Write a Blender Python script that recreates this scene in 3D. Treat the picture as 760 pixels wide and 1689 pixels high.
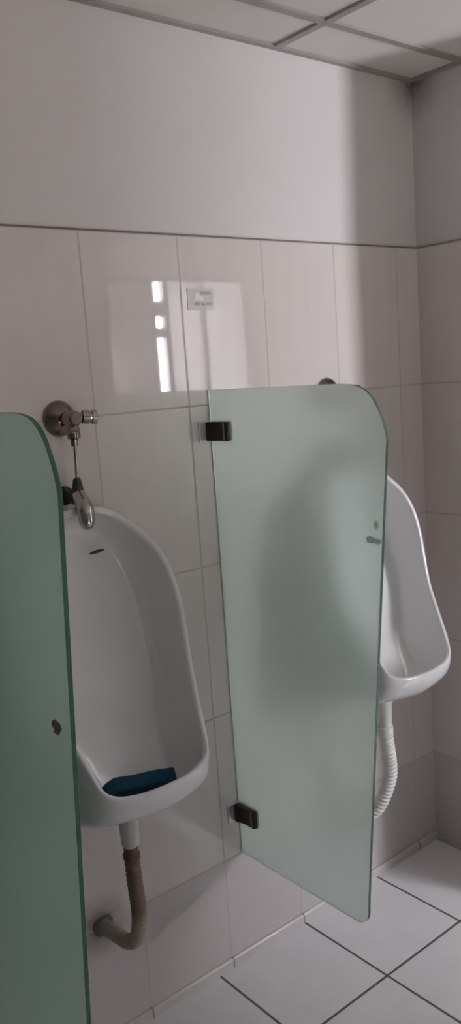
import bpy, bmesh, math
from mathutils import Vector, Matrix

for o in list(bpy.data.objects):
    bpy.data.objects.remove(o, do_unlink=True)
SC = bpy.context.scene
COL = SC.collection
PI = math.pi

# ------------------------------------------------------------------ camera
cd = bpy.data.cameras.new('camera'); cam = bpy.data.objects.new('camera', cd); COL.objects.link(cam)
YAW, PITCH, ROLL = 0.6779, -0.1628, -0.0708
fw = Vector((math.sin(YAW)*math.cos(PITCH), math.cos(YAW)*math.cos(PITCH), math.sin(PITCH)))
rt = Vector((math.cos(YAW), -math.sin(YAW), 0)); up = rt.cross(fw)
r2 = math.cos(ROLL)*rt + math.sin(ROLL)*up; u2 = -math.sin(ROLL)*rt + math.cos(ROLL)*up
m = Matrix((r2, u2, -fw)).transposed().to_4x4(); m.translation = Vector((-2.4197, -1.8973, 1.8022))
cam.matrix_world = m
cd.sensor_fit = 'VERTICAL'; cd.sensor_height = 24.0; cd.sensor_width = 24.0*760/1689
cd.lens = 1404.05/1689*24.0; cd.clip_start = 0.02
SC.camera = cam

# ------------------------------------------------------------------ world, light, exposure
w = bpy.data.worlds.new('world'); SC.world = w; w.use_nodes = True
w.node_tree.nodes['Background'].inputs[0].default_value = (0.62, 0.72, 0.85, 1)
w.node_tree.nodes['Background'].inputs[1].default_value = 0.6
def area(name, loc, direction, sx, sy, power, color, spread=PI):
    l = bpy.data.lights.new(name, 'AREA'); l.shape = 'RECTANGLE'; l.size = sx; l.size_y = sy
    l.energy = power; l.color = color; l.spread = spread
    o = bpy.data.objects.new(name, l); COL.objects.link(o); o.location = loc
    o.rotation_euler = Vector(direction).to_track_quat('-Z', 'Y').to_euler()
    return o
# daylight outside the open casement, fill lamp added behind a made-up doorway
area('window_daylight', (1.12, -3.12, 1.72), (0, 1, 0.12), 1.22, 1.55, 500, (0.92, 0.93, 1.0))
area('doorway_fill', (-1.32, -3.30, 1.0), (0, 1, 1.5), 1.0, 1.6, 14, (1.0, 0.87, 0.76), 1.9)
SC.view_settings.view_transform = 'Standard'; SC.view_settings.look = 'None'
SC.view_settings.gamma = 1.0; SC.view_settings.use_curve_mapping = False
SC.view_settings.exposure = 0.0
SC.cycles.max_bounces = 14; SC.cycles.diffuse_bounces = 8; SC.cycles.glossy_bounces = 5
SC.cycles.transmission_bounces = 10; SC.cycles.use_denoising = True

# ------------------------------------------------------------------ materials
class NT:
    def __init__(s, name):
        s.m = bpy.data.materials.new(name); s.m.use_nodes = True; s.t = s.m.node_tree
        s.b = s.t.nodes['Principled BSDF']; s.out = s.t.nodes['Material Output']
    def n(s, kind, **kw):
        x = s.t.nodes.new(kind)
        for k, v in kw.items(): setattr(x, k, v)
        return x
    def l(s, a, b): s.t.links.new(a, b)
    def set(s, **kw):
        for k, v in kw.items():
            i = s.b.inputs[k.replace('_', ' ')]
            i.default_value = (*v, 1) if isinstance(v, tuple) else v
    def mix(s, fac, a, b):
        x = s.n('ShaderNodeMix', data_type='RGBA')
        if hasattr(fac, 'type'): s.l(fac, x.inputs[0])
        else: x.inputs[0].default_value = fac
        for v, k in ((a, 6), (b, 7)):
            if hasattr(v, 'type'): s.l(v, x.inputs[k])
            else: x.inputs[k].default_value = (*v, 1)
        return x.outputs[2]
    def ramp(s, fac, stops):
        x = s.n('ShaderNodeValToRGB'); s.l(fac, x.inputs[0])
        e = x.color_ramp.elements
        while len(e) < len(stops): e.new(0.5)
        for q, (p, c) in zip(e, stops): q.position = p; q.color = (*c, 1)
        return x.outputs[0]
    def noise(s, vec, scale, detail=3, rough=0.5):
        x = s.n('ShaderNodeTexNoise'); s.l(vec, x.inputs['Vector'])
        x.inputs['Scale'].default_value = scale; x.inputs['Detail'].default_value = detail
        x.inputs['Roughness'].default_value = rough
        return x.outputs[0]
    def math(s, op, a, b=None, clamp=False):
        x = s.n('ShaderNodeMath', operation=op, use_clamp=clamp)
        for v, k in ((a, 0), (b, 1)):
            if v is None: continue
            if hasattr(v, 'type'): s.l(v, x.inputs[k])
            else: x.inputs[k].default_value = v
        return x.outputs[0]

def simple(name, col, rough=0.5, metal=0.0, spec=0.5, var=0.08, scale=30, **kw):
    M = NT(name); M.set(Roughness=rough, Metallic=metal, **kw)
    M.b.inputs['Specular IOR Level'].default_value = spec
    co = M.n('ShaderNodeTexCoord').outputs['Object']
    nz = M.noise(co, scale)
    c = M.mix(nz, tuple(max(0, x*(1-var)) for x in col), tuple(min(1, x*(1+var)) for x in col))
    M.l(c, M.b.inputs['Base Color'])
    return M.m

def tile_mat(name, axis, tw, th, u0, v0, base, grout, rough, mortar, streak=0.06, dirt=None, spec=0.5, varied=0.02, stains=(), low=None):
    """rectangular tiles on the plane spanned by two world axes; joints at u0 + k*tw, v0 + k*th"""
    M = NT(name)
    pos = M.n('ShaderNodeNewGeometry').outputs['Position']
    sp = M.n('ShaderNodeSeparateXYZ'); M.l(pos, sp.inputs[0])
    u, v = sp.outputs[axis[0]], sp.outputs[axis[1]]
    us = M.math('DIVIDE', M.math('SUBTRACT', u, u0), tw); vs = M.math('DIVIDE', M.math('SUBTRACT', v, v0), th)
    def joint(x, size):
        f = M.math('FRACT', x); d = M.math('MINIMUM', f, M.math('SUBTRACT', 1.0, f))
        d = M.math('MULTIPLY', d, size)
        return M.math('SUBTRACT', 1.0, M.math('DIVIDE', M.math('SUBTRACT', d, mortar*0.35), mortar*0.5), clamp=True)
    j = M.math('MAXIMUM', joint(us, tw), joint(vs, th))
    cell = M.n('ShaderNodeCombineXYZ'); M.l(M.math('FLOOR', us), cell.inputs[0]); M.l(M.math('FLOOR', vs), cell.inputs[1])
    wn = M.n('ShaderNodeTexWhiteNoise', noise_dimensions='3D'); M.l(cell.outputs[0], wn.inputs['Vector'])
    # faint stretched streaks inside a tile
    mp = M.n('ShaderNodeMapping'); M.l(pos, mp.inputs['Vector'])
    mp.inputs['Scale'].default_value = (9, 9, 1.2) if axis[1] == 2 else (3, 3, 3)
    st = M.noise(mp.outputs[0], 3.0, 5, 0.55)
    dark = tuple(x*(1-streak) for x in base); lite = tuple(min(1, x*(1+streak)) for x in base)
    c = M.mix(st, dark, lite)
    c = M.mix(M.math('MULTIPLY', wn.outputs['Value'], varied*4, clamp=True), c, tuple(x*0.86 for x in base))
    if dirt:
        dn = M.noise(pos, 5.0, 6, 0.65)
        c = M.mix(M.math('MULTIPLY', M.math('SUBTRACT', dn, 0.48, clamp=True), dirt*3, clamp=True), c, (0.30, 0.25, 0.22))
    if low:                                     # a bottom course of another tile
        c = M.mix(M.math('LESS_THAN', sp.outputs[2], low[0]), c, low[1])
    for (px, py, pz, rad) in stains:
        d = M.n('ShaderNodeVectorMath', operation='DISTANCE'); M.l(pos, d.inputs[0]); d.inputs[1].default_value = (px, py, pz)
        f = M.math('SUBTRACT', 1.0, M.math('DIVIDE', d.outputs['Value'], rad), clamp=True)
        f = M.math('MULTIPLY', f, M.math('ADD', M.noise(pos, 30, 4), 0.35), clamp=True)
        c = M.mix(f, c, (0.12, 0.09, 0.07))
    c = M.mix(j, c, grout)
    M.l(c, M.b.inputs['Base Color'])
    rr = M.math('ADD', M.math('MULTIPLY', j, 0.4), rough); M.l(rr, M.b.inputs['Roughness'])
    M.b.inputs['Specular IOR Level'].default_value = spec
    bp = M.n('ShaderNodeBump'); bp.inputs['Strength'].default_value = 0.35; bp.inputs['Distance'].default_value = 0.002
    M.l(M.math('SUBTRACT', 1.0, j), bp.inputs['Height']); M.l(bp.outputs[0], M.b.inputs['Normal'])
    return M.m

TILE = (0.67, 0.615, 0.585); GROUT = (0.48, 0.435, 0.41)
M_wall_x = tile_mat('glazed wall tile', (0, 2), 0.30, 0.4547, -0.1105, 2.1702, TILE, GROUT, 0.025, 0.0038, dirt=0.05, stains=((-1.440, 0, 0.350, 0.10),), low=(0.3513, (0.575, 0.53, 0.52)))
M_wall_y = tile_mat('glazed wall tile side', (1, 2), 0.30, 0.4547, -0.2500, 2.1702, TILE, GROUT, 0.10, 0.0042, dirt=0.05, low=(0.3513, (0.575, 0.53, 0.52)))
DT = (0.20, 0.17, 0.15)  # dark tone given to the unseen walls to cut bounced light
M_dark_x = tile_mat('brown wall tile', (0, 2), 0.30, 0.4547, -0.1105, 2.1702, DT, (0.12, 0.1, 0.09), 0.2, 0.0042)
M_dark_y = tile_mat('brown wall tile side', (1, 2), 0.30, 0.4547, -0.25, 2.1702, DT, (0.12, 0.1, 0.09), 0.2, 0.0042)
M_floor = tile_mat('floor tile', (0, 1), 0.358, 0.358, -0.3497, 0.0, (0.84, 0.83, 0.84), (0.10, 0.09, 0.085), 0.22, 0.0065, streak=0.05, dirt=0.08)
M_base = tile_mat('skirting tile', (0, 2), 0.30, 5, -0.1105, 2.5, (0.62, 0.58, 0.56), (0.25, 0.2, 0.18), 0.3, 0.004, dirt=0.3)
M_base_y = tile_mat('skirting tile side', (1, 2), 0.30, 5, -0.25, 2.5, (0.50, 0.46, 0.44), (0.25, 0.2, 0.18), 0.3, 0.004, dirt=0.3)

def paint_mat():
    M = NT('wall paint'); M.set(Roughness=0.55); M.b.inputs['Specular IOR Level'].default_value = 0.3
    pos = M.n('ShaderNodeNewGeometry').outputs['Position']
    c = M.mix(M.noise(pos, 2.0, 4), (0.60, 0.575, 0.57), (0.67, 0.645, 0.64))
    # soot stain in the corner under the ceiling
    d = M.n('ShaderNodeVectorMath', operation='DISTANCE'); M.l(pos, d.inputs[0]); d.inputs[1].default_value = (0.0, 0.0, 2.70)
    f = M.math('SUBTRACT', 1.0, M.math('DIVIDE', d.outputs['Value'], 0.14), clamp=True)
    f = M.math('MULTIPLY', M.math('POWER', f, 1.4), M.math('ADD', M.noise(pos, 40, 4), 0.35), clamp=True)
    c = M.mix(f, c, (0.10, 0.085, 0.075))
    M.l(c, M.b.inputs['Base Color']); return M.m
M_paint = paint_mat()
M_ceil = simple('ceiling board', (0.66, 0.65, 0.63), 0.8, spec=0.2, var=0.05, scale=6)
M_grid = simple('ceiling grid', (0.33, 0.31, 0.29), 0.5, var=0.2, scale=12)

def ceramic(name, col, rough=0.1):
    M = NT(name); M.set(Roughness=rough); M.b.inputs['Specular IOR Level'].default_value = 0.5
    M.b.inputs['Coat Weight'].default_value = 0.4; M.b.inputs['Coat Roughness'].default_value = 0.06
    co = M.n('ShaderNodeTexCoord').outputs['Object']
    c = M.mix(M.noise(co, 6, 5), tuple(x*0.93 for x in col), col)
    M.l(c, M.b.inputs['Base Color']); return M.m
M_cer = ceramic('white glazed ceramic', (0.76, 0.755, 0.75))
M_chrome = simple('tarnished chrome', (0.26, 0.215, 0.19), 0.22, 1.0, var=0.35, scale=60)
M_chrome2 = simple('bright chrome', (0.46, 0.44, 0.42), 0.16, 1.0, var=0.15, scale=40)
M_dark = simple('dark metal', (0.035, 0.032, 0.030), 0.32, 0.7, var=0.3, scale=40)
M_plate = simple('clamp plate', (0.70, 0.67, 0.65), 0.4, 0.8, var=0.05)
M_black = simple('black rubber', (0.02, 0.02, 0.02), 0.5)
M_rust = simple('rust brown', (0.16, 0.085, 0.055), 0.7, var=0.4, scale=40)
M_blue = simple('blue sponge', (0.008, 0.055, 0.10), 0.85, spec=0.2, var=0.45, scale=90)
M_white_pl = simple('white plastic', (0.74, 0.73, 0.70), 0.35, var=0.06)
M_cream_pl = simple('yellowed plastic', (0.60, 0.57, 0.50), 0.4, var=0.1)
M_stain = simple('mortar stain', (0.17, 0.135, 0.105), 0.9, var=0.5, scale=60)
M_frame = simple('window aluminium', (0.42, 0.42, 0.43), 0.4, 0.3, var=0.1)
M_slot = simple('dark slot', (0.035, 0.032, 0.03), 0.5)

def hose_mat():
    M = NT('old hose'); M.set(Roughness=0.6)
    co = M.n('ShaderNodeTexCoord').outputs['Object']
    sp = M.n('ShaderNodeSeparateXYZ'); M.l(co, sp.inputs[0])
    n1 = M.noise(co, 25, 4)
    h = M.math('ADD', sp.outputs[2], M.math('MULTIPLY', n1, 0.03))
    c = M.ramp(h, [(0.0, (0.27, 0.23, 0.18)), (0.46, (0.36, 0.31, 0.25)), (0.50, (0.20, 0.13, 0.095)), (0.70, (0.15, 0.085, 0.06))])
    M.l(c, M.b.inputs['Base Color']); return M.m
M_hose_old = hose_mat()

def frosted(name, tint, edge=False, rough=0.28, transl=0.27):
    M = NT(name); M.set(Roughness=rough, Base_Color=tint)
    M.b.inputs['Transmission Weight'].default_value = 1.0; M.b.inputs['IOR'].default_value = 1.45
    M.b.inputs['Specular IOR Level'].default_value = 0.4
    tr = M.n('ShaderNodeBsdfTranslucent'); co = M.n('ShaderNodeTexCoord').outputs['Object']
    c = M.mix(M.noise(co, 45, 5, 0.7), tuple(x*0.93 for x in tint), tint)
    M.l(c, tr.inputs[0])
    df = M.n('ShaderNodeBsdfDiffuse'); M.l(c, df.inputs[0])
    m1 = M.n('ShaderNodeMixShader'); m1.inputs[0].default_value = 0.15; M.l(tr.outputs[0], m1.inputs[1]); M.l(df.outputs[0], m1.inputs[2])
    m2 = M.n('ShaderNodeMixShader'); m2.inputs[0].default_value = transl
    M.l(M.b.outputs[0], m2.inputs[1]); M.l(m1.outputs[0], m2.inputs[2])
    M.l(m2.outputs[0], M.out.inputs[0]); return M.m
M_glass = frosted('frosted glass', (0.85, 0.955, 0.905))
M_glass_shaded = frosted('shaded frosted glass', (0.64, 0.82, 0.745), transl=0.30)  # darker copy of the frosted glass, shade put into its tint
M_gedge_shaded = frosted('shaded glass edge', (0.07, 0.20, 0.14), rough=0.15, transl=0.5)  # edge copy darkened to stand for the dim surroundings
M_gedge = frosted('green glass edge', (0.16, 0.34, 0.25), rough=0.15, transl=0.5)
M_pane = frosted('dirty window pane', (0.27, 0.26, 0.255), rough=0.6, transl=0.7)

# ------------------------------------------------------------------ mesh helpers
def link(name, bm, mats, parent=None, smooth=True, angle=40, bevel=0.0, subsurf=0):
    bmesh.ops.recalc_face_normals(bm, faces=bm.faces)
    me = bpy.data.meshes.new(name); bm.to_mesh(me); bm.free()
    for mt in (mats if isinstance(mats, (list, tuple)) else [mats]): me.materials.append(mt)
    o = bpy.data.objects.new(name, me); COL.objects.link(o)
    if parent is not None: o.parent = parent
    if smooth:
        for p in me.polygons: p.use_smooth = True
        if angle < 180:
            try: me.set_sharp_from_angle(angle=math.radians(angle))
            except Exception: pass
    if bevel:
        b = o.modifiers.new('bevel', 'BEVEL'); b.width = bevel; b.segments = 3; b.limit_method = 'ANGLE'
    if subsurf:
        s = o.modifiers.new('subdivision', 'SUBSURF'); s.levels = subsurf; s.render_levels = subsurf
    return o
def box(bm, a, b, mi=0):
    x0, y0, z0 = a; x1, y1, z1 = b
    v = [bm.verts.new(p) for p in ((x0,y0,z0),(x1,y0,z0),(x1,y1,z0),(x0,y1,z0),(x0,y0,z1),(x1,y0,z1),(x1,y1,z1),(x0,y1,z1))]
    for f in ((0,3,2,1),(4,5,6,7),(0,1,5,4),(1,2,6,5),(2,3,7,6),(3,0,4,7)):
        bm.faces.new([v[i] for i in f]).material_index = mi
    return v
def prism(bm, pts, axis, a, b, mi=0, mside=None):
    """closed outline pts (two coords) extruded along axis from a to b"""
    def P(p, t):
        q = list(p); q.insert(axis, t); return q
    A = [bm.verts.new(P(p, a)) for p in pts]; B = [bm.verts.new(P(p, b)) for p in pts]
    bm.faces.new(A).material_index = mi; bm.faces.new(B[::-1]).material_index = mi
    n = len(pts)
    for i in range(n):
        bm.faces.new((A[i], A[(i+1) % n], B[(i+1) % n], B[i])).material_index = mi if mside is None else mside
def sweep(bm, path, radius, seg=16, caps=True, mi=0):
    """tube along path; radius is a number or function of t in 0..1"""
    P = [Vector(p) for p in path]; n = len(P)
    T = [(P[min(i+1, n-1)] - P[max(i-1, 0)]).normalized() for i in range(n)]
    nrm = T[0].orthogonal().normalized(); rings = []
    for i in range(n):
        if i: nrm = (nrm - T[i]*nrm.dot(T[i])).normalized()
        bn = T[i].cross(nrm); r = radius(i/(n-1)) if callable(radius) else radius
        rings.append([bm.verts.new(P[i] + (nrm*math.cos(2*PI*k/seg) + bn*math.sin(2*PI*k/seg))*r) for k in range(seg)])
    for i in range(n-1):
        for k in range(seg):
            bm.faces.new((rings[i][k], rings[i][(k+1) % seg], rings[i+1][(k+1) % seg], rings[i+1][k])).material_index = mi
    if caps:
        bm.faces.new(rings[0][::-1]).material_index = mi; bm.faces.new(rings[-1]).material_index = mi
def profile(bm, p0, p1, prof, seg=28, mi=0):
    """lathe about the line p0->p1: prof = [(t along, radius)]"""
    p0 = Vector(p0); p1 = Vector(p1); d = p1 - p0
    T = d.normalized(); a = T.orthogonal().normalized(); b = T.cross(a); rings = []
    for t, r in prof:
        rings.append([bm.verts.new(p0 + d*t + (a*math.cos(2*PI*k/seg) + b*math.sin(2*PI*k/seg))*r) for k in range(seg)])
    for i in range(len(rings)-1):
        for k in range(seg):
            bm.faces.new((rings[i][k], rings[i][(k+1) % seg], rings[i+1][(k+1) % seg], rings[i+1][k])).material_index = mi
    bm.faces.new(rings[0][::-1]).material_index = mi; bm.faces.new(rings[-1]).material_index = mi
def smooth_path(pts, n):
    """Catmull-Rom through pts"""
    P = [Vector(p) for p in pts]; P = [P[0]*2-P[1]] + P + [P[-1]*2-P[-2]]; out = []
    for i in range(1, len(P)-2):
        for k in range(n):
            t = k/n; a, b, c, d = P[i-1:i+3]
            out.append(0.5*((2*b) + (c-a)*t + (2*a-5*b+4*c-d)*t*t + (3*b-a-3*c+d)*t**3))
    out.append(P[-2]); return out
def interp(tab, x, k=1):
    tab = sorted(tab)
    if x <= tab[0][0]: return tab[0][k]
    for a, b in zip(tab, tab[1:]):
        if x <= b[0]:
            t = (x-a[0])/(b[0]-a[0]); return a[k] + (b[k]-a[k])*t
    return tab[-1][k]
def struct(name, bm, mats, **kw):
    o = link(name, bm, mats, smooth=False, **kw); o['kind'] = 'structure'; return o
def thing(name, label, cat, loc=(0, 0, 0), group=None):
    o = bpy.data.objects.new(name, None); COL.objects.link(o); o.location = loc; o.empty_display_size = 0.1
    o['label'] = label; o['category'] = cat
    if group: o['group'] = group
    return o
def dup(root, loc, label, group=None):
    r = root.copy(); COL.objects.link(r); r.location = loc; r['label'] = label
    if group: r['group'] = group
    for ch in list(root.children):
        c = ch.copy(); COL.objects.link(c); c.parent = r
        for g in list(ch.children):
            d = g.copy(); COL.objects.link(d); d.parent = c
    return r

# ------------------------------------------------------------------ the room
HC = 2.7098; ZT = 2.1702                  # ceiling, top of the tiling
XL, XR, YB = -4.2, 2.2, -2.85             # left wall, far right wall, wall behind the camera
bm = bmesh.new(); box(bm, (XL-0.15, YB-0.15, -0.15), (XR+0.15, 0.15, 0)); struct('floor', bm, M_floor)
bm = bmesh.new(); box(bm, (XL, 0, 0), (XR, 0.15, ZT), 0); box(bm, (XL, 0.007, ZT), (XR, 0.15, HC+0.1), 1)
struct('wall_back', bm, [M_wall_x, M_paint])
SY = -0.795                                # free end of the short right wall
bm = bmesh.new(); box(bm, (0, SY, 0), (0.12, 0, ZT), 0); box(bm, (0.007, SY+0.007, ZT), (0.113, 0.007, HC+0.01), 1)
struct('wall_right', bm, [M_wall_y, M_paint])
bm = bmesh.new(); box(bm, (XL-0.15, YB-0.15, 0), (XL, 0.15, ZT), 0); box(bm, (XL-0.15, YB-0.15, ZT), (XL-0.007, 0.15, HC+0.1), 1)
struct('wall_left', bm, [M_dark_y, M_paint])
bm = bmesh.new(); box(bm, (XR, YB-0.15, 0), (XR+0.15, 0.15, ZT), 0); box(bm, (XR+0.007, YB-0.15, ZT), (XR+0.15, 0.15, HC+0.1), 1)
struct('wall_far_right', bm, [M_dark_y, M_paint])
# wall behind the camera with a window and an added doorway for the fill lamp
WX0, WX1, WZ0, WZ1 = 0.495, 1.74, 0.95, 2.465
DX0, DX1, DZ = -1.80, -0.85, 2.10
bm = bmesh.new()
for x0, x1, z0, z1 in ((XL, DX0, 0, HC), (DX0, DX1, DZ, HC), (DX1, WX0, 0, HC), (WX0, WX1, 0, WZ0), (WX0, WX1, WZ1, HC), (WX1, XR, 0, HC)):
    if z0 < ZT: box(bm, (x0, YB-0.15, z0), (x1, YB, min(z1, ZT)), 0)
    if z1 > ZT: box(bm, (x0, YB-0.15, max(z0, ZT)), (x1, YB-0.007, z1+0.1), 1)
struct('wall_front', bm, [M_dark_x, M_paint])
# suspended ceiling: boards with a T-bar grid hanging 8 mm below them
bm = bmesh.new(); box(bm, (XL-0.15, YB-0.15, HC), (XR+0.15, 0.15, HC+0.12), 0)
k = 0
x = -0.6112
while x > XL: box(bm, (x-0.012, YB, HC-0.008), (x+0.012, 0.007, HC), 1); x -= 0.6037
x = -0.6112+0.6037*2
while x < XR: box(bm, (x-0.012, YB, HC-0.008), (x+0.012, 0.007, HC), 1); x += 0.6037
y = -0.2015
while y > YB: box(bm, (XL, y-0.012, HC-0.0078), (XR, y+0.012, HC), 1); y -= 0.6037
struct('ceiling', bm, [M_ceil, M_grid])
bm = bmesh.new(); box(bm, (XL, -0.012, HC-0.009), (0.0, 0.007, HC)); box(bm, (-0.012, SY, HC-0.009), (0.007, -0.012, HC))
struct('trim_1', bm, M_grid)
# low skirting strip
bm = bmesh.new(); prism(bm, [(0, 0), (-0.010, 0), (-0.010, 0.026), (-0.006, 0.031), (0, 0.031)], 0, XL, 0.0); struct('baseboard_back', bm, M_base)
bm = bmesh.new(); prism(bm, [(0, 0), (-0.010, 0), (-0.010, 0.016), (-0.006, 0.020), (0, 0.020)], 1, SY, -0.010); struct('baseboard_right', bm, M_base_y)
bm = bmesh.new(); box(bm, (XL, 0.0015, ZT), (0, 0.007, ZT+0.005)); struct('trim_2', bm, simple('grimy joint', (0.20, 0.17, 0.15), 0.8, var=0.4, scale=25))
bm = bmesh.new(); box(bm, (0.0015, SY+0.007, ZT), (0.007, 0.0015, ZT+0.005)); struct('trim_3', bm, simple('grimy joint side', (0.28, 0.25, 0.23), 0.8, var=0.4, scale=25))
# window: outer frame, fixed dirty panes, casement leaf swung into the room
FT = 0.035
bm = bmesh.new(); y0, y1 = YB-0.10, YB-0.05
box(bm, (WX0, y0, WZ0), (WX0+0.03, y1, WZ1)); box(bm, (WX1-FT, y0, WZ0), (WX1, y1, WZ1))
box(bm, (WX0, y0, WZ0), (WX1, y1, WZ0+FT)); box(bm, (WX0, y0, WZ1-FT), (WX1, y1, WZ1))
box(bm, (0.995, y0, WZ0), (1.035, y1, WZ1)); box(bm, (1.32, y0, WZ0), (1.35, y1, WZ1))
for z0, z1 in ((2.062, 2.125), (2.20, 2.30)): box(bm, (WX0, y0, z0), (1.00, y1, z1))
wf = struct('window_1', bm, M_frame)
bm = bmesh.new(); box(bm, (1.035, YB-0.078, WZ0+FT), (1.32, YB-0.072, WZ1-FT)); box(bm, (1.35, YB-0.078, WZ0+FT), (WX1-FT, YB-0.072, WZ1-FT))
link('pane', bm, M_pane, wf, smooth=False)
LL = 0.46
bm = bmesh.new()
def leafbox(a0, a1, z0, z1, t, mi):
    d = Vector((0.025, 0.46, 0)).normalized(); n = Vector((-d.y, d.x, 0)); h = Vector((0.525, YB-0.05, 0))
    c = [h + d*a0 - n*t, h + d*a1 - n*t, h + d*a1 + n*t, h + d*a0 + n*t]
    v = [bm.verts.new((q.x, q.y, z0)) for q in c] + [bm.verts.new((q.x, q.y, z1)) for q in c]
    for f in ((0,3,2,1),(4,5,6,7),(0,1,5,4),(1,2,6,5),(2,3,7,6),(3,0,4,7)): bm.faces.new([v[i] for i in f]).material_index = mi
leafbox(0, 0.035, WZ0+FT, WZ1-FT, 0.014, 0); leafbox(LL+0.015, LL+0.05, WZ0+FT, WZ1-FT, 0.014, 0)
leafbox(0.035, LL+0.015, WZ0+FT, WZ0+2*FT, 0.014, 0); leafbox(0.035, LL+0.015, WZ1-2*FT, WZ1-FT, 0.014, 0)
leafbox(0.035, LL+0.015, WZ0+2*FT, WZ1-2*FT, 0.003, 1)
link('window_leaf', bm, [M_frame, M_pane], wf, smooth=False)
# frame of the added, unseen doorway that lets in the fill lamp
bm = bmesh.new()
box(bm, (DX0, YB-0.15, 0), (DX0+0.05, YB+0.01, DZ)); box(bm, (DX1-0.05, YB-0.15, 0), (DX1, YB+0.01, DZ)); box(bm, (DX0, YB-0.15, DZ-0.05), (DX1, YB+0.01, DZ))
struct('added_door_frame_1', bm, M_frame)

# ------------------------------------------------------------------ urinals
# lip of the bowl, right half from the top centre to the front centre: (half width, depth, height)
LIP = [(0.000, 0.085, 1.508), (0.050, 0.088, 1.502), (0.095, 0.100, 1.482), (0.140, 0.125, 1.440), (0.172, 0.152, 1.395), (0.194, 0.175, 1.335),
       (0.206, 0.190, 1.260), (0.208, 0.204, 1.170), (0.200, 0.226, 1.090), (0.188, 0.255, 1.040), (0.175, 0.285, 0.990),
       (0.162, 0.316, 0.940), (0.148, 0.338, 0.907), (0.125, 0.353, 0.890), (0.090, 0.365, 0.883), (0.046, 0.371, 0.880), (0.000, 0.373, 0.879)]
def resample(pts, n):
    P = smooth_path(pts, 12); L = [0.0]
    for a, b in zip(P, P[1:]): L.append(L[-1] + (b-a).length)
    out = []; j = 0
    for i in range(n):
        s = L[-1]*i/(n-1)
        while j < len(L)-2 and L[j+1] < s: j += 1
        out.append(P[j].lerp(P[j+1], min(1, max(0, (s-L[j])/(L[j+1]-L[j])))))
    return out
def urinal_body_bm():
    NH = 40
    half = resample(LIP, NH)                       # (w, d, z)
    zmax, zmin = half[0].z, half[-1].z
    def full(fn):
        r = [fn(i, half[i], 1) for i in range(NH)]
        l = [fn(i, half[i], -1) for i in range(NH-2, 0, -1)]
        return r + l
    def bez(a, b, c, t): return a*(1-t)**2 + b*2*t*(1-t) + c*t*t
    bm = bmesh.new(); rings = []
    def rbez(a, b, c, t, w):
        A, B, C_ = (1-t)**2, 2*w*t*(1-t), t*t
        return (a*A + b*B + c*C_)/(A+B+C_)
    # foot of each lip point on the wall (outer back outline)
    def wallpt(i, p, s):
        t = min(1, max(0.0, (p.y-0.215)/(0.347-0.215)))
        foot = 0.760 - 0.018*(1-min(1, p.x/0.14)) if t >= 1 else 0.760
        x = p.x*0.98 + t*0.032*min(1, p.x/0.14)
        z = (p.z-0.012) + (foot-(p.z-0.012))*t**0.8
        return Vector((s*x, 0, z))
    def outer(t):
        def f(i, p, s):
            a = Vector((s*p.x, -p.y, p.z)); c = wallpt(i, p, s)
            drop = min(1.0, max(0.0, p.y-0.215)/0.132)
            b = Vector((s*(p.x*(1-drop) + drop*(abs(c.x)*0.55+p.x*0.52)), -p.y*(0.62+0.32*drop), c.z + (a.z-c.z)*(0.5*(1-drop)) + 0.040*drop))
            return rbez(a, b, c, t, 1 + 1.4*drop)
        return f
    # outward rounded lip: outer shell rings from the wall to the lip
    for t in (1.0, 0.86, 0.7, 0.52, 0.36, 0.22, 0.10, 0.03):
        rings.append(full(outer(t)))
    # lip roll: from outer edge over the front to the inner edge
    TH = 0.019
    def inward(i):
        a = half[max(i-1, 0)]; b = half[min(i+1, NH-1)]
        tx, tz = b.x-a.x, b.z-a.z
        if i == 0: return Vector((0, 0, -1))
        if i == NH-1: return Vector((0, 0, 0))
        l = math.hypot(tx, tz) or 1
        return Vector((-abs(tz)/l if True else 0, 0, (tx/l)*-1 if tz < 0 and tx > 0 else 0))
    def lip(u, fwd, dn):
        def f(i, p, s):
            n = inward(i); front = max(0.0, min(1.0, (0.955-p.z)/0.07))
            vx = n.x*(1-front) ; vz = n.z*(1-front)
            # near the front the lip runs inwards towards the wall
            px = -p.x/0.20*0.55*front; py = 0.95*front
            q = Vector((p.x + (vx+px)*u*TH, -p.y - fwd*0.007*(1-front) + py*u*TH, p.z + vz*u*TH + fwd*0.007*front - dn))
            return Vector((s*max(0, q.x), q.y, q.z))
        return f
    for u, fw_, dn in ((0.12, 0.75, 0), (0.5, 1.0, 0), (0.88, 0.75, 0), (1.0, 0.1, 0)):
        rings.append(full(lip(u, fw_, dn)))
    inner0 = [lip(1.0, 0.1, 0)(i, half[i], 1) for i in range(NH)]
    # inner bowl: lip -> sides -> flat back panel
    def panel(i):
        a = inner0[i]; k = (a.z-inner0[-1].z)/(inner0[0].z-inner0[-1].z)     # 1 top, 0 bottom
        z = 0.800 + (1.440-0.800)*k**0.92
        front = max(0.0, min(1.0, (0.985-a.z)/0.10))
        slope = max(0.0, min(1.0, (1.34-z)/0.52))**1.25
        return Vector((a.x*(0.74-0.06*front), -0.042 - 0.150*slope - 0.050*front*(1-a.x/0.2*0.5), z))
    def innerf(t):
        def f(i, p, s):
            a = inner0[i]; c = panel(i)
            front = max(0.0, min(1.0, (1.00-a.z)/0.11))
            top = max(0.0, min(1.0, (a.z-1.30)/0.15))
            b = Vector((a.x*(0.93-0.05*front), (c.y-0.004)*(1-front) + (a.y+0.018)*front, (a.z*0.55+c.z*0.45)*(1-front) + (c.z-0.010)*front))
            if i == 0: b = Vector((0, -0.05, 1.475))
            q = rbez(a, b, c, t, 2.2 - 1.2*top); return Vector((s*max(0, q.x), q.y, q.z))
        return f
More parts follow.
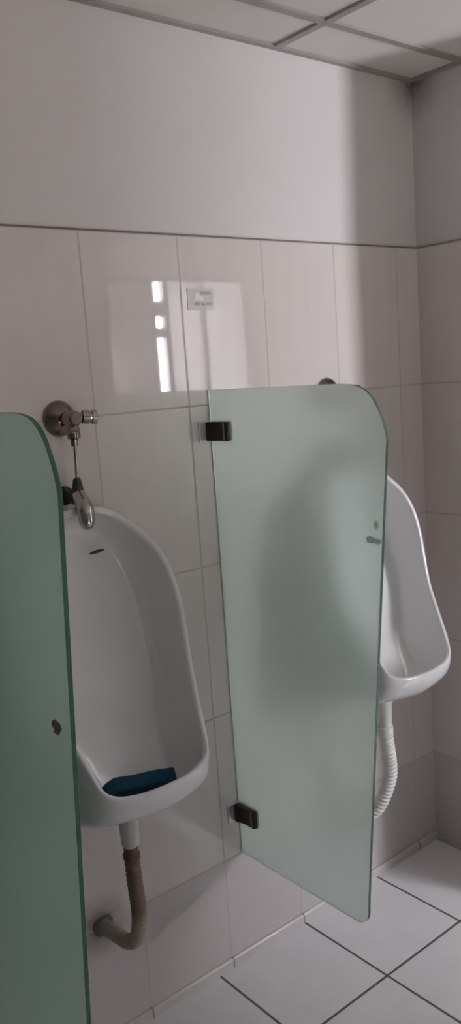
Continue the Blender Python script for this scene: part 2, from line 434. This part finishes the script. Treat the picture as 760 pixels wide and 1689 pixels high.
    for t in (0.06, 0.14, 0.24, 0.35, 0.46, 0.57, 0.68, 0.78, 0.87, 0.94, 1.0):
        rings.append(full(innerf(t)))
    V = [[bm.verts.new(p) for p in r] for r in rings]
    n = len(V[0])
    for a, b in zip(V, V[1:]):
        for k in range(n):
            bm.faces.new((a[k], a[(k+1) % n], b[(k+1) % n], b[k]))
    # close the back panel and the wall side with strips between left and right
    def fill(r, flip):
        mids = {}
        for i in range(1, NH-2):
            l0, l1 = r[n-i], r[n-i-1]; q = (r[i], r[i+1], l1, l0)
            bm.faces.new(q if flip else q[::-1])
        bm.faces.new((r[0], r[1], r[n-1]) if flip else (r[n-1], r[1], r[0]))
        bm.faces.new((r[NH-2], r[NH-1], r[NH]) if flip else (r[NH], r[NH-1], r[NH-2]))
    fill(V[-1], True); fill(V[0], False)
    return bm
def hose_bm(path, r, pitch, n=26):
    bm = bmesh.new(); P = smooth_path(path, n)
    L = sum((b-a).length for a, b in zip(P, P[1:])); k = L/pitch
    Q = []                                            # even spacing, 8 rings to a rib
    tot = int(k*8); acc = 0; j = 0; seg = [(b-a).length for a, b in zip(P, P[1:])]
    for i in range(tot+1):
        s = L*i/tot
        while j < len(seg)-1 and acc+seg[j] < s: acc += seg[j]; j += 1
        Q.append(P[j].lerp(P[j+1], min(1, (s-acc)/seg[j])))
    sweep(bm, Q, lambda t: r*(1 + 0.085*math.sin(2*PI*k*t)), 18)
    return bm
def ellipse_disc(bm, c, ax, ay, nrm, thick, seg=20):
    c = Vector(c); ax = Vector(ax); ay = Vector(ay); nrm = Vector(nrm)
    A = [bm.verts.new(c + ax*math.cos(2*PI*k/seg) + ay*math.sin(2*PI*k/seg)) for k in range(seg)]
    B = [bm.verts.new(c + nrm*thick + (ax*math.cos(2*PI*k/seg) + ay*math.sin(2*PI*k/seg))*0.8) for k in range(seg)]
    bm.faces.new(A[::-1]); bm.faces.new(B)
    for k in range(seg): bm.faces.new((A[k], A[(k+1) % seg], B[(k+1) % seg], B[k]))

U1, U2 = -1.430, -0.475
def drain_bm(z1):
    bm = bmesh.new()
    prof = [(0.0, 0.030), (0.10, 0.030), (0.14, 0.025), (0.80, 0.022), (0.86, 0.017), (1.0, 0.017)]
    profile(bm, (-0.006, -0.19, 0.760), (-0.006, -0.19, z1), prof, 24)
    return bm
ur = thing('urinal', 'white wall-hung urinal with a blue pad in its bowl', 'urinal', (U1, 0, 0), 'wall-hung urinals')
link('bowl', urinal_body_bm(), M_cer, ur, angle=180, subsurf=1)
bm = bmesh.new(); ellipse_disc(bm, (0.050, -0.0660, 1.385), (0.022, 0, 0.002), (0, 0.001, 0.0042), (0, -1, 0.1), 0.003); link('overflow_slot', bm, M_slot, ur)
d1 = link('drain_spout', drain_bm(0.650), M_cream_pl, ur)
ur2 = dup(ur, (U2, 0, 0), 'white wall-hung urinal at the corner, half hidden behind the frosted partition', 'wall-hung urinals')
for c in ur2.children:
    if c.name.startswith('drain_spout'):
        bm = drain_bm(0.640); me = bpy.data.meshes.new('drain_spout'); bmesh.ops.recalc_face_normals(bm, faces=bm.faces); bm.to_mesh(me); bm.free()
        for p_ in me.polygons: p_.use_smooth = True
        me.materials.append(M_white_pl); c.data = me; c['label'] = 'clean white drain spout'

# blue pad lying in the left bowl
bm = bmesh.new()
bmesh.ops.create_cube(bm, size=1.0)
bmesh.ops.subdivide_edges(bm, edges=bm.edges, cuts=6, use_grid_fill=True)
for v in bm.verts:
    v.co = Vector((v.co.x*0.165, v.co.y*0.085, v.co.z*0.034))
    v.co.z += 0.0012*math.sin(v.co.x*60) + 0.001*math.cos(v.co.y*90)
pad = link('urinal_pad', bm, M_blue, None, angle=180, bevel=0.008, subsurf=1)
pad.location = (U1-0.004, -0.252, 0.850); pad.rotation_euler = (math.radians(-38), math.radians(9), math.radians(-4))
pad['label'] = 'blue rectangular sponge pad lying in the bowl of the left urinal'; pad['category'] = 'pad'

# ------------------------------------------------------------------ drain hoses
h1 = thing('drain_hose', 'brown stained drain hose bending from the left urinal into a dirty hole in the wall', 'hose', (U1, 0, 0), 'urinal drain hoses')
link('hose', hose_bm([(-0.006, -0.19, 0.650), (-0.004, -0.19, 0.57), (0.004, -0.183, 0.49), (0.008, -0.170, 0.43), (0.006, -0.148, 0.382), (0.002, -0.112, 0.360), (-0.002, -0.05, 0.356), (-0.006, 0.0, 0.352)], 0.0188, 0.014), M_hose_old, h1, angle=180)
bm = bmesh.new(); profile(bm, (-0.006, -0.19, 0.668), (-0.006, -0.19, 0.636), [(0, 0.0165), (0.2, 0.018), (0.6, 0.018), (0.7, 0.0215), (1, 0.0215)]); link('hose_clamp', bm, M_rust, h1)
bm = bmesh.new(); N = 40
ring = [(-0.006 + math.cos(2*PI*k/N)*(0.029+0.003*math.sin(3*2*PI*k/N)), 0.352 + math.sin(2*PI*k/N)*(0.030+0.003*math.cos(2*2*PI*k/N))) for k in range(N)]
prism(bm, ring, 1, 0.0, -0.006); link('wall_collar', bm, M_stain, h1)
h2 = thing('drain_hose', 'white corrugated drain hose curving down behind the frosted partition under the corner urinal', 'hose', (U2, 0, 0), 'urinal drain hoses')
link('hose', hose_bm([(-0.006, -0.19, 0.648), (0.004, -0.19, 0.58), (0.016, -0.185, 0.50), (0.010, -0.168, 0.43), (-0.006, -0.140, 0.365), (-0.030, -0.085, 0.318), (-0.045, -0.03, 0.306), (-0.05, 0.0, 0.305)], 0.0225, 0.0135), M_white_pl, h2, angle=180)
bm = bmesh.new(); profile(bm, (-0.006, -0.19, 0.668), (-0.006, -0.19, 0.636), [(0, 0.020), (0.1, 0.026), (0.9, 0.026), (1, 0.023)]); link('hose_collar', bm, M_white_pl, h2)
bm = bmesh.new(); profile(bm, (-0.05, 0, 0.305), (-0.05, -0.012, 0.305), [(0, 0.042), (0.5, 0.040), (1, 0.030)]); link('wall_collar', bm, M_white_pl, h2)

# ------------------------------------------------------------------ flush valves above the urinals
VZ = 1.718
v1 = thing('flush_valve', 'tarnished chrome flush tap with round flange and thin pipe over the left urinal', 'tap', (-1.412, 0, 0), 'flush taps over the urinals')
bm = bmesh.new(); profile(bm, (0, 0, VZ), (0, -0.030, VZ), [(0, 0.043), (0.10, 0.0445), (0.35, 0.042), (0.65, 0.034), (0.85, 0.022), (1.0, 0.016)], 36); link('wall_flange', bm, M_chrome, v1)
bm = bmesh.new(); profile(bm, (0, -0.024, VZ), (0, -0.088, VZ), [(0, 0.015), (0.35, 0.015), (0.38, 0.019), (0.9, 0.019), (1, 0.014)]); 
profile(bm, (0, -0.066, VZ+0.006), (0, -0.066, VZ-0.036), [(0, 0.014), (0.6, 0.013), (0.7, 0.0165), (1, 0.0165)], 6)
link('valve_body', bm, M_chrome, v1)
bm = bmesh.new(); profile(bm, (0.012, -0.070, VZ+0.003), (0.060, -0.082, VZ-0.001), [(0, 0.010), (0.2, 0.010), (0.25, 0.0165), (0.55, 0.018), (0.6, 0.014), (0.68, 0.014), (0.72, 0.0185), (0.95, 0.0175), (1, 0.012)], 12); link('handle', bm, M_chrome2, v1)
bm = bmesh.new(); profile(bm, (0, -0.066, VZ-0.034), (0, -0.066, VZ-0.066), [(0, 0.0165), (0.4, 0.0165), (0.5, 0.010), (1, 0.009)], 12); link('outlet_nut', bm, M_chrome, v1)
bm = bmesh.new(); sweep(bm, smooth_path([(0, -0.066, VZ-0.060), (-0.002, -0.068, 1.62), (-0.006, -0.072, 1.58), (-0.008, -0.074, 1.555)], 6), 0.0042, 10); link('supply_pipe', bm, M_chrome2, v1)
bm = bmesh.new(); profile(bm, (-0.008, -0.074, 1.576), (-0.008, -0.074, 1.530), [(0, 0.006), (0.12, 0.010), (0.4, 0.0125), (0.75, 0.0155), (1, 0.0150)]); link('collar', bm, M_black, v1)
bm = bmesh.new(); sweep(bm, smooth_path([(-0.008, -0.074, 1.538), (-0.010, -0.090, 1.522), (-0.014, -0.112, 1.503), (-0.018, -0.121, 1.480), (-0.020, -0.123, 1.457)], 7), lambda t: 0.0155 + 0.005*math.sin(PI*min(1, t*0.95)) - 0.006*max(0, t-0.88)/0.12, 18); link('spout', bm, M_chrome2, v1)
bm = bmesh.new(); profile(bm, (-0.008, 0.0, 1.528), (-0.008, -0.078, 1.524), [(0, 0.024), (0.10, 0.024), (0.14, 0.0125), (0.62, 0.0125), (0.66, 0.0165), (1, 0.0165)], 16); link('wall_inlet', bm, M_dark, v1)
dup(v1, (-0.470, 0, 0), 'flush tap over the corner urinal, only its top showing above the frosted partition')

# ------------------------------------------------------------------ frosted glass partitions
OUT = [(-0.004, 1.757), (-0.49, 1.757)]
for (y, z) in smooth_path([(-0.49, 1.757, 0), (-0.535, 1.754, 0), (-0.572, 1.744, 0), (-0.600, 1.722, 0), (-0.619, 1.690, 0), (-0.631, 1.660, 0), (-0.638, 1.628, 0)], 4)[1:] and [(p.x, p.y) for p in smooth_path([(-0.49, 1.757, 0), (-0.535, 1.754, 0), (-0.572, 1.744, 0), (-0.600, 1.722, 0), (-0.619, 1.690, 0), (-0.631, 1.660, 0), (-0.638, 1.628, 0)], 4)[1:]]:
    OUT.append((y, z))
OUT += [(-0.518, 0.440)]
c0 = Vector((-0.472, 0.3975))
for k in range(1, 9):
    a = math.radians(5 - 95*k/9)
    OUT.append((-0.472 - 0.043*math.cos(a), 0.398 + 0.043*math.sin(a)))
OUT += [(-0.472, 0.355), (-0.004, 0.355)]
GT = 0.010
def clamp(parent, z):
    bm = bmesh.new()
    # body: a rounded block gripping the glass and reaching back to the wall plate
    pts = [(-0.019, -0.004), (-0.019, -0.016), (-0.0150, -0.030), (-0.0125, -0.042), (-0.0125, -0.082), (-0.009, -0.088), (0.013, -0.088), (0.0165, -0.082), (0.0165, -0.004)]
    A = [bm.verts.new((x, y, z-0.0265)) for x, y in pts]; B = [bm.verts.new((x, y, z+0.0265)) for x, y in pts]
    bm.faces.new(A); bm.faces.new(B[::-1])
    for i in range(len(pts)): bm.faces.new((A[i], A[(i+1) % len(pts)], B[(i+1) % len(pts)], B[i]))
    c = link('clamp', bm, M_dark, parent, angle=30, bevel=0.003)
    bm = bmesh.new(); box(bm, (-0.041, -0.005, z-0.029), (0.018, 0.0, z+0.029)); link('wall_plate', bm, M_plate, c, smooth=False, bevel=0.0015)
    bm = bmesh.new(); box(bm, (-0.0145, -0.080, z-0.024), (-0.012, -0.074, z+0.024)); link('clamp_groove', bm, M_chrome, c, smooth=False, bevel=0.001)
    return c
p2 = thing('glass_partition', 'frosted glass partition with two dark metal clamps, between the two urinals', 'partition', (-0.945, 0, 0), 'frosted glass urinal partitions')
bm = bmesh.new(); prism(bm, OUT, 0, 0.0, GT, 0, 1)
link('glass_panel', bm, [M_glass, M_gedge], p2, smooth=False, bevel=0.0012)
clamp(p2, 1.642); clamp(p2, 0.492)
p1 = dup(p2, (-1.800, 0, 0), 'frosted glass partition at the left side, its glass and edge tinted darker for shade, partly outside the photo', 'frosted glass urinal partitions')
for c in p1.children:                       # this pane is a little wider, its darker materials hold painted shade
    if c.name.startswith('glass_panel'):
        bm = bmesh.new(); prism(bm, [(y if y > -0.02 else y-0.062, z+0.004) for y, z in OUT], 0, 0.0, GT, 0, 1)
        bmesh.ops.recalc_face_normals(bm, faces=bm.faces)
        me = bpy.data.meshes.new('glass_panel'); bm.to_mesh(me); bm.free()
        for mt in (M_glass_shaded, M_gedge_shaded): me.materials.append(mt)
        c.data = me
def smear(name, parent, rects, x, mat, label):
    bm = bmesh.new()
    for (y0, y1, z0, z1) in rects:
        cy, cz, ry, rz = (y0+y1)/2, (z0+z1)/2, (y1-y0)/2, (z1-z0)/2
        prism(bm, [(cy + ry*math.cos(2*PI*k/18)*(1+0.18*math.sin(3.1*k+y0*90)), cz + rz*math.sin(2*PI*k/18)*(1+0.18*math.cos(2.3*k+z0*70))) for k in range(18)], 0, x-0.0007, x-0.0002)
    o = link(name, bm, mat, parent, smooth=False); o['label'] = label; return o
M_tape = simple('old tape', (0.30, 0.27, 0.19), 0.7, var=0.4, scale=90)
M_smudge = frosted('grey smudge', (0.80, 0.84, 0.81), rough=0.4, transl=0.96)
smear('tape_remnant', p1, [(-0.628, -0.592, 1.211, 1.233), (-0.618, -0.596, 1.206, 1.212)], 0.0, M_tape, 'brown tape remnant')
smear('smudge', p2, [(-0.606, -0.592, 1.418, 1.440), (-0.594, -0.566, 1.384, 1.402), (-0.612, -0.590, 1.383, 1.398)], 0.0, M_smudge, 'grey smudges near the edge')

# ------------------------------------------------------------------ small notice sticker on the tiles
s = thing('notice_sticker', 'small pale notice sticker with grey marks on the tiles above the frosted partition', 'sticker', (-0.944, 0, 2.004))
bm = bmesh.new(); box(bm, (-0.046, -0.0012, -0.029), (0.046, 0, 0.029)); link('backing', bm, simple('pale sticker', (0.56, 0.53, 0.53), 0.35, var=0.03), s, smooth=False)
Mg = simple('sticker grey', (0.38, 0.36, 0.36), 0.5, var=0.1); Mw = simple('sticker white', (0.74, 0.71, 0.71), 0.4, var=0.02)
for a, b in (((0.000, 0.013), (0.036, 0.021)), ((-0.022, -0.016), (-0.006, -0.009)), ((0.000, -0.016), (0.014, -0.009)), ((0.020, -0.016), (0.036, -0.009))):
    bm = bmesh.new(); box(bm, (a[0], -0.0018, a[1]), (b[0], -0.0012, b[1])); link('printed_mark', bm, Mg, s, smooth=False)
bm = bmesh.new(); prism(bm, [(-0.026, -0.004), (0.010, -0.004), (0.008, 0.006), (-0.004, 0.010), (-0.012, 0.021), (-0.020, 0.014)], 1, -0.0018, -0.0012)
link('pictogram', bm, Mw, s, smooth=False)
